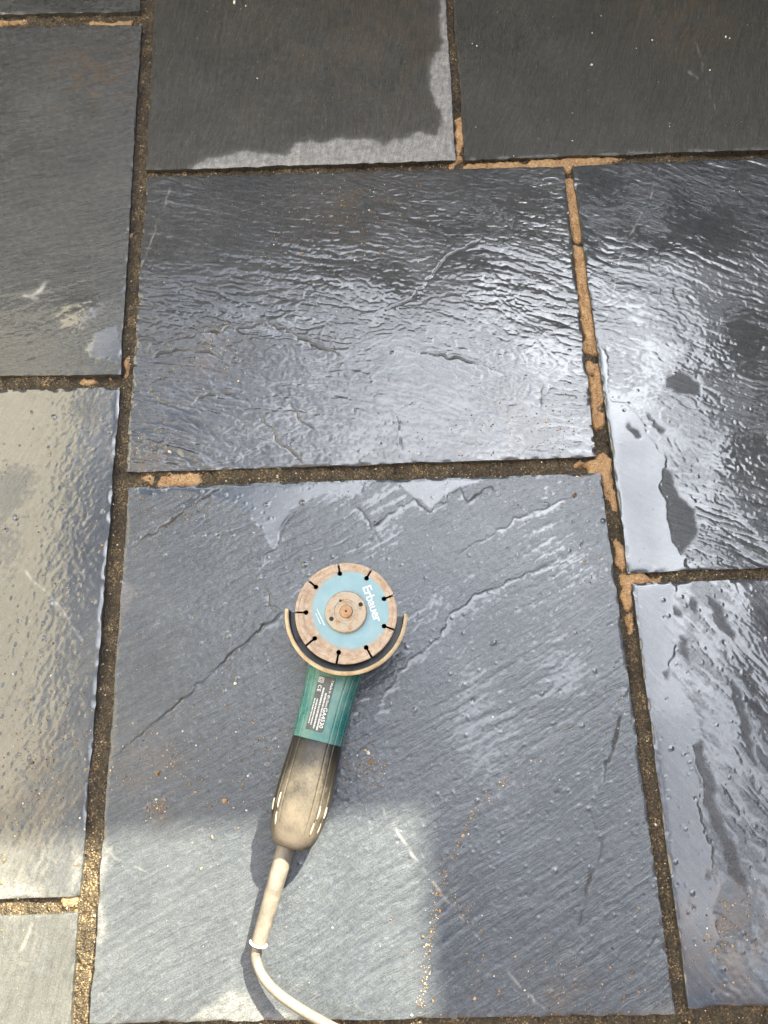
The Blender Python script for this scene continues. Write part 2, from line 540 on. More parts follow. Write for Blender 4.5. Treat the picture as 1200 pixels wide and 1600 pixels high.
# left upper
slab([(-.94, 1.113), (-.334, 1.103), (-.326, .494), (-.93, .506)], 2, step=.0016, fine_terr=.04, vx=(-.58, 1), ang=R(14), amp=.42, sx=40, sy=5, swell=.5, wet_level=-.12, micro=.035, film_min=.34,
     cracks=[([(-0.3602, 0.4945), (-0.3509, 0.5065), (-0.3416, 0.5186)], .8, .8, .25), ([(-0.5293, 0.8906), (-0.4515, 0.9660), (-0.4126, 1.0846)], .12, 3.5, .12)],
     scratches=[([(-0.4535, 0.6189), (-0.4424, 0.6308), (-0.4381, 0.6409)], 3.0, .8), ([(-0.4640, 0.6193), (-0.4479, 0.6147)], 2.2, .6)],
     puddle=[[(-0.3803, 0.5344), (-0.3627, 0.5503), (-0.3347, 0.5690), (-0.3286, 0.5163), (-0.3394, 0.5128), (-0.3606, 0.5231)]], pn=2., pth=.05,
     rust=[(*(-0.3969, 1.0077), .07, .35)], tint=(1.10, 1.09, 1.02), label='grey damp slate slab with a brownish stain and a pale wet corner')
# top middle, dark with a pale dry border
slab([(-.318, 1.43), (.150, 1.43), (.142, .829), (-.311, .825)], 3, step=.0018, fine_terr=.0, ang=R(80), amp=.16, sx=20, sy=3, swell=.3, wet_level=-.4, micro=.03,
     dry=[[(-0.2437, 0.8205), (-0.2330, 0.8338), (-0.2025, 0.8467), (-0.1604, 0.8523), (-0.1058, 0.8483), (-0.0926, 0.8642), (-0.0566, 0.8666), (-0.0091, 0.8733), (0.0381, 0.8648), (0.0765, 0.8742), (0.1187, 0.8776), (0.1277, 0.8999), (0.1150, 0.9488), (0.1147, 1.0137), (0.1345, 1.0464), (0.1395, 1.1306), (0.1467, 1.1821), (0.1838, 1.1811), (0.1669, 0.8053)]],
     rust=[(*(0.0655, 1.0640), .2, .12)], tint=(.82, .77, .66), label='smooth dark damp slate slab with a pale dry band along two edges')
# top right, dark
slab([(.160, 1.43), (.915, 1.43), (.915, .838), (.156, .829)], 4, step=.0018, fine_terr=.0, ang=R(70), amp=.14, sx=18, sy=3, swell=.3, wet_level=-.4, micro=.028,
     rust=[(*(0.5121, 1.0903), .08, .2)], scratches=[([(0.5137, 0.9840), (0.5236, 0.9712)], 2.0, .35), ([(0.5312, 1.0502), (0.5412, 0.8993)], .6, .3)], tint=(.75, .70, .58),
     label='smooth dark olive grey damp slate slab with tiny pale specks')
# upper centre, cleft and wet
slab([(-.309, .813), (.300, .813), (.292, .356), (-.311, .355)], 5, film_min=.75, conform=.6, ang=R(-13), amp=1.25, sx=26, sy=3.0, swell=.7, terr=.30, fine_terr=.10, warp=7., terr_ang=R(-10), wet_level=.05, micro=.05,
     cracks=[([(-0.2916, 0.4790), (-0.2717, 0.4523), (-0.2338, 0.4473), (-0.2050, 0.4649), (-0.1670, 0.4580)], 1.1, 1.1, .4), ([(-0.1413, 0.4258), (-0.1120, 0.3905), (-0.0825, 0.3593)], 1.3, 1.1, .5),
             ([(-0.1021, 0.4447), (-0.0871, 0.4212), (-0.0689, 0.4052)], 1.0, .9, .35), ([(0.0324, 0.4382), (0.0412, 0.4077), (0.0414, 0.3745)], .9, .9, -.3),
             ([(-0.2903, 0.5169), (-0.2585, 0.5303), (-0.2155, 0.5260), (-0.1895, 0.5174)], 1.2, 1.2, .45), ([(0.2359, 0.4612), (0.2280, 0.4242)], .7, .8, .2),
             ([(-0.2506, 0.3555), (-0.1694, 0.3676), (-0.1286, 0.3910)], .3, 2, .5), ([(-0.2337, 0.5538), (-0.1299, 0.5652), (-0.0607, 0.5285), (-0.0267, 0.5081)], .9, 1.4, .5),
             ([(-0.0079, 0.5661), (0.0633, 0.5938), (0.1207, 0.6643), (0.1770, 0.6922)], .7, 1.6, .45), ([(0.0426, 0.5202), (0.1279, 0.5029), (0.1941, 0.4720)], .8, 1.2, .35)],
     scratches=[([(-0.2750, 0.7943), (-0.3070, 0.6593)], .7, .5)], beads=500, bead_area=[(-0.3176, 0.5178), (0.3224, 0.5752), (0.2956, 0.3542), (-0.3106, 0.3532)],
     rust=[(*(-0.0030, 0.7490), .06, .22), (*(-0.2065, 0.5141), .04, .3), (*(-0.2757, 0.3695), .03, .4), (*(0.1861, 0.3802), .1, .15)], tint=(1.02, 1.02, 1.02),
     label='cleft slate slab with wavy wet ridges mirroring the sky')
# right upper, ridged with a puddle
slab([(.313, .813), (.915, .826), (.915, .200), (.314, .202)], 6, film_min=.72, pn=1.3, conform=.55, vx=(0, .62), ang=R(-24), amp=1.1, sx=24, sy=2.8, fine_terr=.10,  swell=.6, terr=.22, wet_level=.06, micro=.03,
     puddle=[[(0.3150, 0.5504), (0.3215, 0.4964), (0.3202, 0.4377), (0.3389, 0.4315), (0.3602, 0.4014), (0.3753, 0.3603), (0.3814, 0.3450), (0.3739, 0.3277), (0.3763, 0.2778), (0.3765, 0.2360), (0.3904, 0.2175), (0.3814, 0.1952), (0.3082, 0.1978), (0.2995, 0.4218)]],
     bare=[[(0.3754, 0.3382), (0.3843, 0.3309), (0.3925, 0.2985), (0.4103, 0.2766), (0.4068, 0.2449), (0.3840, 0.2226), (0.3759, 0.2377), (0.3747, 0.2779)], [(0.3989, 0.4632), (0.4195, 0.4739), (0.4473, 0.4540), (0.4381, 0.4393), (0.4124, 0.4393), (0.3970, 0.4501)],
           [(0.3435, 0.4019), (0.3560, 0.3834), (0.3514, 0.3799), (0.3400, 0.3948)], [(0.3628, 0.4196), (0.3880, 0.3895), (0.3830, 0.3842)]],
     scratches=[([(0.4402, 0.8059), (0.4144, 0.7435), (0.3713, 0.6774), (0.3413, 0.5847)], .8, .55)], beads=420, bead_area=[(0.3086, 0.4968), (0.5452, 0.5083), (0.4869, 0.1995), (0.3763, 0.2034)],
     tint=(.88, .93, .98), label='ridged wet slate slab with a mirror-like puddle along one edge')
# the slab under the grinder
slab([(-.305, .334), (.295, .333), (.300, -.270), (-.309, -.255)], 7, pth=.1, dryness=.38, film_min=.40, conform=.6, ang=R(27), amp=.62, sx=42, sy=2.3, swell=.35, terr=.07, terr_ang=R(30), wet_level=-.14, micro=.05, fine_terr=.09, warp=4.,
     cracks=[([(-0.3099, 0.0004), (-0.2600, 0.0428), (-0.2157, 0.0773), (-0.1778, 0.1144), (-0.1404, 0.1472), (-0.0998, 0.1743)], 1.2, 1.4, .6),
             ([(-0.0093, 0.0264), (0.0086, 0.0691), (0.0403, 0.1049), (0.0799, 0.1315), (0.0866, 0.1544), (0.1215, 0.1766), (0.1703, 0.1987), (0.2517, 0.2224)], .75, 1.0, .42),
             ([(0.0936, 0.2297), (0.1430, 0.2525), (0.2020, 0.2839), (0.2608, 0.3031)], .35, 1.0, .35),
             ([(-0.0272, 0.3021), (-0.0137, 0.2932), (0.0000, 0.2692), (0.0264, 0.2901), (0.0538, 0.3061), (0.0730, 0.2868), (0.0899, 0.2997), (0.1154, 0.3177), (0.1223, 0.2994), (0.1523, 0.3198), (0.1617, 0.3049)], .8, .9, .4),
             ([(0.2976, 0.0599), (0.2837, 0.0517), (0.2719, 0.0304)], .9, 1.5, .3), ([(0.2848, 0.0371), (0.2660, -0.0106), (0.2462, -0.0525)], .9, 2.6, .3),
             ([(0.2321, -0.0675), (0.2396, -0.0892)], .8, 1.4, .2), ([(0.2497, -0.0882), (0.2382, -0.1238), (0.2197, -0.1550), (0.2085, -0.1919)], .8, 2.0, .25),
             ([(-0.1848, 0.3316), (-0.2361, 0.2993), (-0.3009, 0.2502)], .9, 2.6, .5), ([(-0.0893, 0.2984), (-0.1117, 0.2682), (-0.1227, 0.2439), (-0.1429, 0.2219)], .9, 1.4, -.5),
             ([(-0.2009, 0.3278), (-0.2061, 0.2882)], .5, .9, .2), ([(-0.1286, 0.2014), (-0.1230, 0.1775), (-0.1114, 0.1693)], .6, .9, .3)],
     dry=[[(-0.3066, 0.2173), (-0.2972, 0.2154), (-0.2926, 0.1914), (-0.2961, 0.1736), (-0.3058, 0.1570), (-0.3181, 0.1589), (-0.3185, 0.2201)], [(-0.3156, -0.0781), (-0.3062, -0.0811), (-0.2994, -0.0878), (-0.2997, -0.1034), (-0.3043, -0.1173), (-0.3064, -0.1273), (-0.3023, -0.1550), (-0.3001, -0.1662), (-0.3037, -0.1826), (-0.3178, -0.1839)],
          [(-0.2153, -0.2816), (-0.2032, -0.2535), (-0.1836, -0.2426), (-0.1639, -0.2317), (-0.1471, -0.2305), (-0.1357, -0.2375), (-0.1322, -0.2504), (-0.1201, -0.2567), (-0.1002, -0.2499), (-0.0836, -0.2639), (-0.0805, -0.2869)],
          [(0.2528, -0.2741), (0.2774, -0.2664), (0.2940, -0.2635), (0.3015, -0.2408), (0.3155, -0.2384), (0.3091, -0.2792)]],
     puddle=[[(-0.3020, 0.3322), (-0.2091, 0.3307), (-0.0143, 0.3325), (-0.0209, 0.3259), (-0.0633, 0.3145), (-0.0957, 0.3011), (-0.1117, 0.2781), (-0.1195, 0.2454), (-0.1436, 0.2793), (-0.1600, 0.3051), (-0.2006, 0.3193), (-0.2412, 0.3267), (-0.2814, 0.3246)],
             [(0.0346, 0.3308), (0.1574, 0.3326), (0.1155, 0.3194), (0.0902, 0.3048), (0.0749, 0.2926), (0.0564, 0.3094)]],
     scratches=[([(0.0024, -0.0583), (0.0306, -0.0997), (0.0568, -0.1374), (0.1079, -0.2015), (0.1649, -0.2620)], .8, .6), ([(-0.3042, -0.0903), (-0.2501, -0.1181)], .5, .3)],
     beads=2600, rust=[(*(-0.2564, 0.0019), .04, .25), (*(-0.0236, -0.0137), .03, .3), (*(-0.2467, -0.0462), .015, .5), (*(0.1782, -0.2508), .04, .2)], tint=blue,
     label='blue grey wet slate slab lying under the angle grinder')
# left lower
slab([(-.93, .483), (-.326, .475), (-.329, -.135), (-.93, -.130)], 8, dryness=.4, film_min=.6, conform=.65, step=.0014, fine_terr=.03, vx=(-.51, 1), ang=R(60), amp=.2, sx=14, sy=3.4, swell=.4, wet_level=.22, micro=.034,
     dry=[[(-0.4237, -0.1153), (-0.4027, -0.1173), (-0.3824, -0.1270), (-0.3730, -0.1235), (-0.3652, -0.1339), (-0.3655, -0.1452), (-0.4205, -0.1431)], [(-0.3382, -0.0772), (-0.3337, -0.0800), (-0.3339, -0.1288), (-0.3382, -0.1274)], [(-0.3357, 0.3875), (-0.3282, 0.3979), (-0.3275, 0.3625)]],
     scratches=[([(-0.4458, 0.2488), (-0.3919, 0.1989), (-0.3455, 0.1393)], .9, .6), ([(-0.3688, 0.2364), (-0.3368, 0.2049)], .7, .6)], beads=1500,
     rust=[(*(-0.3844, -0.0208), .06, .25)], tint=(1.16, 1.17, 1.14), label='wet beaded slate slab with a cream reflection on it')
# bottom left
slab([(-.93, -.147), (-.330, -.151), (-.322, -.75), (-.93, -.75)], 9, dryness=.4, step=.0018, fine_terr=.02, vx=(-.44, 1), ang=R(75), amp=.25, sx=30, sy=4, swell=.3, wet_level=-.10, micro=.04,
     scratches=[([(-0.3933, -0.2050), (-0.3780, -0.1571)], .9, .3)], tint=(1.25, 1.24, 1.16))
# right lower
slab([(.317, .188), (.915, .186), (.915, -.268), (.315, -.266)], 10, pth=.2, film_min=.65, pn=1.6, conform=.4, vx=(0, .51), ang=R(-52), amp=.85, sx=24, sy=3.6, swell=.5, terr=.15, wet_level=.14, micro=.03,
     puddle=[[(0.3152, 0.1911), (0.3741, 0.1890), (0.3630, 0.1679), (0.3741, 0.1286), (0.3631, 0.1175), (0.3471, 0.0878), (0.3642, 0.0502), (0.3722, 0.0067), (0.3637, -0.0142), (0.3628, -0.0825), (0.3617, -0.1155), (0.3662, -0.1606), (0.3510, -0.2218), (0.3308, -0.2696), (0.3074, -0.2687), (0.3128, 0.1737)]],
     bare=[[(0.3634, 0.1601), (0.3731, 0.1519), (0.3719, 0.1441), (0.3619, 0.1499)], [(0.3643, 0.1251), (0.3724, 0.1171), (0.3722, 0.0869), (0.3639, 0.1022)], [(0.3631, -0.0036), (0.3750, 0.0009), (0.3749, -0.0354), (0.3762, -0.0628), (0.3829, -0.0833), (0.3853, -0.1032), (0.3721, -0.0961), (0.3662, -0.0706), (0.3671, -0.0386)],
           [(0.3422, 0.0805), (0.3500, 0.0817), (0.3450, 0.0685)], [(0.4105, 0.1702), (0.4235, 0.1540), (0.4323, 0.1150), (0.4189, 0.1270), (0.4095, 0.1545)], [(0.3677, -0.0213), (0.3790, -0.0287), (0.3803, -0.0562), (0.3691, -0.0531)], [(0.3746, -0.0896), (0.3927, -0.1101), (0.3941, -0.1616), (0.3800, -0.1420)], [(0.3871, 0.1710), (0.3952, 0.1628), (0.3889, 0.1435), (0.3830, 0.1554)], [(0.3564, -0.1347), (0.3601, -0.1425), (0.3536, -0.1474)], [(0.4181, 0.0777), (0.4280, 0.0478), (0.4324, -0.0307), (0.4216, 0.0119)]],
     beads=1000, rust=[(*(0.3613, -0.2100), .06, .4)], tint=(.95, .99, 1.1), label='slate slab with a long smooth puddle beside the right joint')
# below the frame
slab([(-.305, -.285), (.296, -.290), (.296, -.75), (-.304, -.75)], 11, step=.002, ang=R(30), amp=.5)
slab([(.314, -.288), (.915, -.286), (.915, -.75), (.313, -.75)], 12, step=.002, ang=R(10), amp=.5)
# the rest of the patio, outside the picture
for r_, (ya, yb) in enumerate(((1.446, 2.05), (.83, 1.43), (.215, .815), (-.40, .20), (-1.01, -.415), (-1.62, -1.025))):
    for c_, (xa, xb) in enumerate(((-2.16, -1.57), (-1.555, -.957), (-.942, -.33), (-.315, .30), (.315, .915), (.93, 1.52))):
        if 2 <= c_ <= 4 and 1 <= r_ <= 3: continue
        yt = min(yb, -.765) if (2 <= c_ <= 4 and r_ == 4) else yb
        slab([(xa, yt), (xb, yt), (xb, ya), (xa, ya)], 40 + r_ * 6 + c_, ang=.3 * c_ - .5 * r_, amp=.5, sx=60, sy=20, coarse=True, tint=(1, 1, 1.02))

# ------------------------------------------------------------------ joints
JS = .001
jx = np.arange(VX0, VX1, JS); jy = np.arange(VY0, VY1, JS)
JX, JY = np.meshgrid(jx, jy)
inside = np.zeros(JX.shape, dtype=bool)
for q in ALL_QUADS:
    c = np.mean(np.array(q), axis=0)
    if c[0] < VX0 - .7 or c[0] > VX1 + .7 or c[1] < VY0 - .7 or c[1] > VY1 + .7: continue
    qs = [tuple(np.array(p) + (c - np.array(p)) / np.hypot(*(c - np.array(p))) * .004) for p in q]
    inside |= in_poly(JX, JY, qs)
jn = lambda l_, s_: anis(JX.shape, JS, l_, l_, 0, s_)
j_low = jn(.05, 901); j_mid = jn(.007, 902); j_fine = jn(.0025, 903)
jz = -.0082 + .0013 * j_low + .0009 * j_mid + .00075 * np.abs(j_fine)

def raster_mesh(name, mask, z, attrs=None):
    full = mask[:-1, :-1] & mask[:-1, 1:] & mask[1:, 1:] & mask[1:, :-1]
    used = np.zeros(mask.shape, dtype=bool)
    used[:-1, :-1] |= full; used[:-1, 1:] |= full; used[1:, 1:] |= full; used[1:, :-1] |= full
    ids = np.full(mask.shape, -1); ids[used] = np.arange(used.sum())
    v = np.stack([JX[used], JY[used], z[used]], -1)
    f = np.stack([ids[:-1, :-1][full], ids[:-1, 1:][full], ids[1:, 1:][full], ids[1:, :-1][full]], -1)
    return np_mesh(name, v, [f])

o = link('mortar_joint', raster_mesh('mortar_joint', ~inside, jz), MORTAR, patio)
o['label'] = 'dark brown gritty sandy mortar raked out between the slate slabs'
# pieces of old tan pointing still stuck in the joints
def fragment(poly, top, seed, hole=.55):
    m_ = in_poly(JX + .0016 * j_mid, JY + .0016 * j_fine, poly) & ~inside
    nz = anis(JX.shape, JS, .012, .012, 0, seed)
    keep = nz + .45 * j_mid > -hole * 2.2
    m_ = m_ & keep
    s_ = blur(m_.astype(float), JS, .0018)
    z = jz + (top - jz) * sstep(.35, .95, s_) + .0004 * j_mid * s_ + .00035 * j_fine * s_
    m2 = s_ > .30
    if m2.sum() < 30: return
    link('pointing_fragment', raster_mesh('pointing_fragment', m2 & ~inside, z + .0004), POINTING, patio)
for k, (poly, top, hole) in enumerate((
    ([(-0.5658, 1.1271), (-0.5156, 1.1243), (-0.5189, 1.1178), (-0.5647, 1.1179)], -.0045, .9),
    ([(-0.4213, 1.1203), (-0.3900, 1.1154), (-0.3472, 1.1181), (-0.3481, 1.1010), (-0.3740, 1.1004), (-0.4187, 1.1123)], -.0035, .8),
    ([(0.1436, 0.9091), (0.1593, 0.9134), (0.1600, 0.8261), (0.1559, 0.8079), (0.1348, 0.8154), (0.1468, 0.8404)], -.004, .55),
    ([(0.1571, 0.8262), (0.2252, 0.8276), (0.2824, 0.8316), (0.3252, 0.8325), (0.4012, 0.8325), (0.3710, 0.8195), (0.3085, 0.8100), (0.1559, 0.8079)], -.0042, .7),
    ([(0.2982, 0.8195), (0.3173, 0.8212), (0.3203, 0.7332), (0.3241, 0.6263), (0.3202, 0.5354), (0.3187, 0.4396), (0.3158, 0.4029), (0.2965, 0.3963), (0.2975, 0.5362), (0.2990, 0.6585), (0.2982, 0.7339)], -.0045, .5),
    ([(0.2619, 0.3492), (0.2914, 0.3543), (0.2988, 0.3603), (0.3173, 0.3623), (0.3101, 0.3057), (0.2992, 0.3104), (0.2952, 0.3305), (0.2647, 0.3376)], -.004, .55),
    ([(0.2970, 0.3322), (0.3112, 0.3273), (0.3117, 0.2801), (0.3039, 0.2888)], -.005, .5),
    ([(0.3042, 0.2469), (0.3159, 0.2382), (0.3166, 0.2015), (0.3084, 0.1994), (0.3042, 0.2222)], -.005, .6),
    ([(0.3031, 0.2012), (0.3211, 0.2054), (0.3598, 0.1991), (0.3503, 0.1883), (0.3186, 0.1870), (0.3162, 0.1578), (0.3063, 0.1543), (0.3058, 0.1859)], -.004, .6),
    ([(0.3038, 0.1583), (0.3144, 0.1563), (0.3140, 0.1307), (0.3066, 0.1272)], -.005, .4),
    ([(-0.2975, 0.3510), (-0.2016, 0.3521), (-0.2046, 0.3426), (-0.2254, 0.3356), (-0.2739, 0.3347), (-0.2808, 0.3435)], -.0055, .4),
    ([(-0.3494, -0.1333), (-0.3306, -0.1352), (-0.3299, -0.1440), (-0.3450, -0.1435)], -.0045, .5),
    ([(-0.4343, 0.4932), (-0.3329, 0.4917), (-0.3307, 0.4841), (-0.4334, 0.4838)], -.0065, .1),
    ([(-0.3361, 0.7542), (-0.3269, 0.7539), (-0.3243, 0.7105), (-0.3332, 0.7086)], -.0055, .2),
    ([(-0.3245, 0.5181), (-0.3185, 0.5323), (-0.3164, 0.4987), (-0.3226, 0.4895)], -.0055, .2),
)):
    fragment(poly, top, 920 + k, hole)

# loose sand and grit: on the slabs in trails and clusters, and in the joints
GRAIN = None
def grain_material():
    mt, n, l, b = new_mat('sand_grain')
    r = n.new('ShaderNodeValToRGB'); cr = r.color_ramp
    cr.elements[0].color = (.03, .02, .012, 1); cr.elements[1].color = (.72, .68, .60, 1)
    for p, c in ((.35, (.11, .07, .035)), (.62, (.26, .165, .08)), (.86, (.46, .34, .20))):
        e = cr.elements.new(p); e.color = (*c, 1)
    l.new(attr(n, 'tone'), r.inputs[0]); l.new(r.outputs[0], b.inputs['Base Color'])
    b.inputs['Roughness'].default_value = .38
    return mt
GRAIN = grain_material()
ib = bmesh.new(); bmesh.ops.create_icosphere(ib, subdivisions=1, radius=1)
ICO_V = np.array([v.co[:] for v in ib.verts]); ICO_F = np.array([[v.index for v in f.verts] for f in ib.faces]); ib.free()
def grains(name, P, size, tone, seed):
    rng = np.random.default_rng(seed)
    n_ = len(P)
    jit = ICO_V[None] * (1 + rng.uniform(-.32, .32, (n_, len(ICO_V), 1)))
    sc = size[:, None, None] * rng.uniform(.6, 1.25, (n_, 1, 3))
    a = rng.uniform(0, 6.28, n_); c, s = np.cos(a), np.sin(a)
    v = jit * sc
    v = np.stack([v[..., 0] * c[:, None] - v[..., 1] * s[:, None], v[..., 0] * s[:, None] + v[..., 1] * c[:, None], v[..., 2] * .8], -1)
    v = v + P[:, None, :]
    f = ICO_F[None] + (np.arange(n_) * len(ICO_V))[:, None, None]
    me = np_mesh(name, v.reshape(-1, 3), [f.reshape(-1, 3)], {'tone': np.repeat(tone, len(ICO_V))}, flat=True)
    return link(name, me, GRAIN)
rg = np.random.default_rng(77)
pts = []; sz = []; tn = []
def scatter_line(line, n_, spread, s0=.00066, t0=.62):
    L = np.array(line); k = rg.integers(0, len(L) - 1, n_); t = rg.random((n_, 1))
    p = L[k] * (1 - t) + L[k + 1] * t + rg.normal(0, spread, (n_, 2))
    pts.append(p); sz.append(s0 * rg.lognormal(0, .38, n_)); tn.append(np.clip(rg.normal(t0, .2, n_), 0, 1))
def scatter_blob(c, r_, n_, s0=.00066, t0=.6):
    p = np.array(c) + rg.normal(0, r_, (n_, 2)); pts.append(p)
    sz.append(s0 * rg.lognormal(0, .4, n_)); tn.append(np.clip(rg.normal(t0, .2, n_), 0, 1))
scatter_line([(0.1467, -0.0290), (0.1079, -0.0609), (0.0893, -0.0921), (0.0720, -0.1175), (0.0596, -0.1489), (0.0485, -0.1858), (0.0391, -0.2336), (0.0324, -0.2742)], 330, .0035)
scatter_line([(0.2954, 0.0440), (0.1502, -0.0305)], 40, .012)
scatter_line([(0.0639, -0.1364), (0.0961, -0.1753)], 60, .008)
for c, r_, n_ in (((-0.2564, 0.0019), .022, 110), ((-0.2538, -0.0473), .008, 45), ((-0.2433, -0.0430), .004, 25), ((-0.0237, -0.0171), .016, 110), ((-0.0090, -0.0108), .010, 50), ((-0.1183, 0.0177), .03, 90), ((-0.1766, 0.0059), .05, 120),
                  ((0.1855, -0.2452), .025, 110), ((0.1052, -0.2362), .03, 60), ((0.3623, -0.2040), .018, 110), ((0.3793, -0.1861), .02, 60),
                  ((-0.0028, 0.7545), .06, 200), ((-0.0765, 0.7349), .05, 90), ((-0.2065, 0.5141), .03, 140), ((-0.2760, 0.3739), .025, 120), ((0.1861, 0.3802), .05, 230), ((0.2702, 0.3863), .03, 110), ((0.0369, 0.3853), .05, 110),
                  ((-0.2633, 0.2835), .025, 110), ((-0.2245, 0.3116), .015, 70), ((-0.3851, -0.0140), .05, 260), ((-0.3691, 0.0483), .04, 120), ((-0.4194, 0.1083), .05, 120), ((-0.4224, 0.2891), .06, 90),
                  ((0.2786, 0.3154), .02, 80), ((0.2895, 0.2065), .02, 60), ((0.2841, -0.2192), .03, 60), ((-0.1899, -0.0349), .04, 70)):
    scatter_blob(c, r_, n_)
# pale chips and specks
for c, s in (((-0.1892, 1.1455), .0032), ((-0.1709, 1.1383), .0016), ((-0.1102, 0.0153), .0), ((-0.0122, 0.0026), .0030), ((-0.1485, -0.0173), .0018), ((-0.1651, 0.0857), .0022), ((-0.1501, -0.0539), .0015), ((0.3632, 1.0012), .0018), ((0.5809, 1.0513), .0018), ((0.5865, 1.0485), .0012), ((0.5448, 0.9856), .0014),
             ((0.3719, 1.0653), .0014), ((0.4644, 1.0483), .0012), ((0.1892, 1.0448), .0016), ((0.1826, 1.0501), .001), ((0.4370, 1.0322), .0012), ((0.4664, 0.8800), .0014), ((-0.1508, 0.9903), .0014), ((-0.3269, 0.0240), .003), ((-0.3823, -0.0277), .001), ((0.1338, 0.0369), .0012), ((0.5504, 0.7593), .001)):
    if s:
        pts.append(np.array([c])); sz.append(np.array([s])); tn.append(np.array([.98]))
n_ = 900                                       # scattered specks over everything
pts.append(np.stack([rg.uniform(VX0, VX1, n_), rg.uniform(VY0, VY1, n_)], -1)); sz.append(.00040 * rg.lognormal(0, .45, n_)); tn.append(np.clip(rg.normal(.7, .25, n_), 0, 1))
P2 = np.concatenate(pts); SZ = np.concatenate(sz); TN = np.concatenate(tn)
# keep those on slabs, drop them onto the stone
ii = np.clip(((P2[:, 1] - VY0) / JS).astype(int), 0, JX.shape[0] - 1); jj = np.clip(((P2[:, 0] - VX0) / JS).astype(int), 0, JX.shape[1] - 1)
dg = bpy.context.evaluated_depsgraph_get()
slabs_here = [o for o in patio.children if o.name.startswith('paving_slab')][:12]
PZ = np.full(len(P2), -.008)
for o in slabs_here:
    q = ALL_QUADS[slabs_here.index(o)]
    k = np.where(in_poly(P2[:, 0], P2[:, 1], q))[0]
    if not len(k): continue
    nv = len(o.data.vertices)
    co = np.empty(nv * 3, dtype=np.float32); o.data.vertices.foreach_get('co', co); co = co.reshape(-1, 3)
    co = co[co[:, 2] > -.006]
    # coarse height lookup on a 3 mm grid
    gx0, gy0 = co[:, 0].min(), co[:, 1].min()
    gi = ((co[:, 1] - gy0) / .003).astype(int); gj = ((co[:, 0] - gx0) / .003).astype(int)
    G_ = np.full((gi.max() + 2, gj.max() + 2), -1.); np.maximum.at(G_, (gi, gj), co[:, 2])
    a = np.clip(((P2[k, 1] - gy0) / .003).astype(int), 0, G_.shape[0] - 1); b_ = np.clip(((P2[k, 0] - gx0) / .003).astype(int), 0, G_.shape[1] - 1)
    z = G_[a, b_]; z[z < -.01] = 0
    PZ[k] = z
keep = PZ > -.006
o = grains('sand_grains', np.concatenate([P2[keep], (PZ[keep] + SZ[keep] * .35)[:, None]], 1), SZ[keep], TN[keep], 5)
tag(o, 'tan sand grains and white specks scattered over the wet slate', 'sand', kind='stuff')
# grit in the joints
jm = np.argwhere(~inside)
pick = jm[rg.integers(0, len(jm), 9000)]
jp = np.stack([JX[pick[:, 0], pick[:, 1]], JY[pick[:, 0], pick[:, 1]], jz[pick[:, 0], pick[:, 1]] + .0003], -1)
jp[:, :2] += rg.uniform(-.0006, .0006, (len(jp), 2))
o = grains('joint_grit', jp, .00062 * rg.lognormal(0, .38, len(jp)), np.clip(rg.normal(.42, .26, len(jp)), 0, 1), 6)
tag(o, 'loose golden brown grit lying in the open joints', 'grit', kind='stuff')

# ------------------------------------------------------------------ angle grinder lying disc-up
TEAL = plain_mat('teal_housing', (.010, .135, .125), (.030, .19, .17), 70, .42, bump=.12, bscale=500)
GRIPM = None
def dusty(name, base, dust, lo, hi, rough=.6, scale=38, zbias=0.0, xb=None):
    mt, n, l, b = new_mat(name)
    t = n.new('ShaderNodeTexCoord').outputs['Object']
    f = noise(n, l, scale, 7, .66, t)
    g = noise(n, l, 420, 3, .6, t)
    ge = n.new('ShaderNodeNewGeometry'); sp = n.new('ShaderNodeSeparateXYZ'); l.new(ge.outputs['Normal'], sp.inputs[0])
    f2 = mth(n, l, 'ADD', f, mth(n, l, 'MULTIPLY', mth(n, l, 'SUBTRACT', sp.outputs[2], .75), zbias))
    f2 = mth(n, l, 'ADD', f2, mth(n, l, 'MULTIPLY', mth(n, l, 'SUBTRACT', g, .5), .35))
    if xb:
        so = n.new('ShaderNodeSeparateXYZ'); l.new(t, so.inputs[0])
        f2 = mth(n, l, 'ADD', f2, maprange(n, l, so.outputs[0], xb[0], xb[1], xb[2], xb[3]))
    k = maprange(n, l, f2, lo, hi, 0, 1)
    l.new(mixc(n, l, k, base, dust), b.inputs['Base Color'])
    l.new(maprange(n, l, k, 0, 1, max(rough - .18, .1), min(rough + .15, 1)), b.inputs['Roughness'])
    bp = n.new('ShaderNodeBump'); bp.inputs['Distance'].default_value = .0005; bp.inputs['Strength'].default_value = .35
    l.new(g, bp.inputs['Height']); l.new(bp.outputs[0], b.inputs['Normal'])
    return mt
TEAL = dusty('teal_housing', (.016, .135, .130), (.15, .245, .22), .34, .80, .42, 45, .25)
GRIPM = dusty('dusty_grip_lit_end', (.020, .018, .016), (.125, .108, .088), .38, .84, .62, 34, .42, (.135, .225, -.24, .20))  # paler towards the cord end: sunlit end painted in with the dust
CORDM = dusty('dusty_cord', (.11, .10, .09), (.205, .183, .163), .34, .66, .6, 60, .1)
WHITE = plain_mat('white_plastic', (.72, .70, .66), (.80, .79, .75), 80, .45)
STEEL = dusty('rusty_steel', (.34, .29, .215), (.27, .15, .07), .46, .70, .45, 150, 0)
RUSTY = dusty('rusty_tip', (.30, .15, .06), (.36, .24, .14), .40, .66, .5, 200, 0)
RIMM = dusty('muddy_rim', (.30, .22, .12), (.46, .37, .24), .30, .55, .5, 80, .0)
GUARDM = dusty('guard_black', (.007, .007, .007), (.03, .025, .019), .55, .85, .5, 60, 0)
SEGM = dusty('dusty_segment', (.29, .20, .135), (.43, .355, .29), .36, .62, .75, 130, 0)
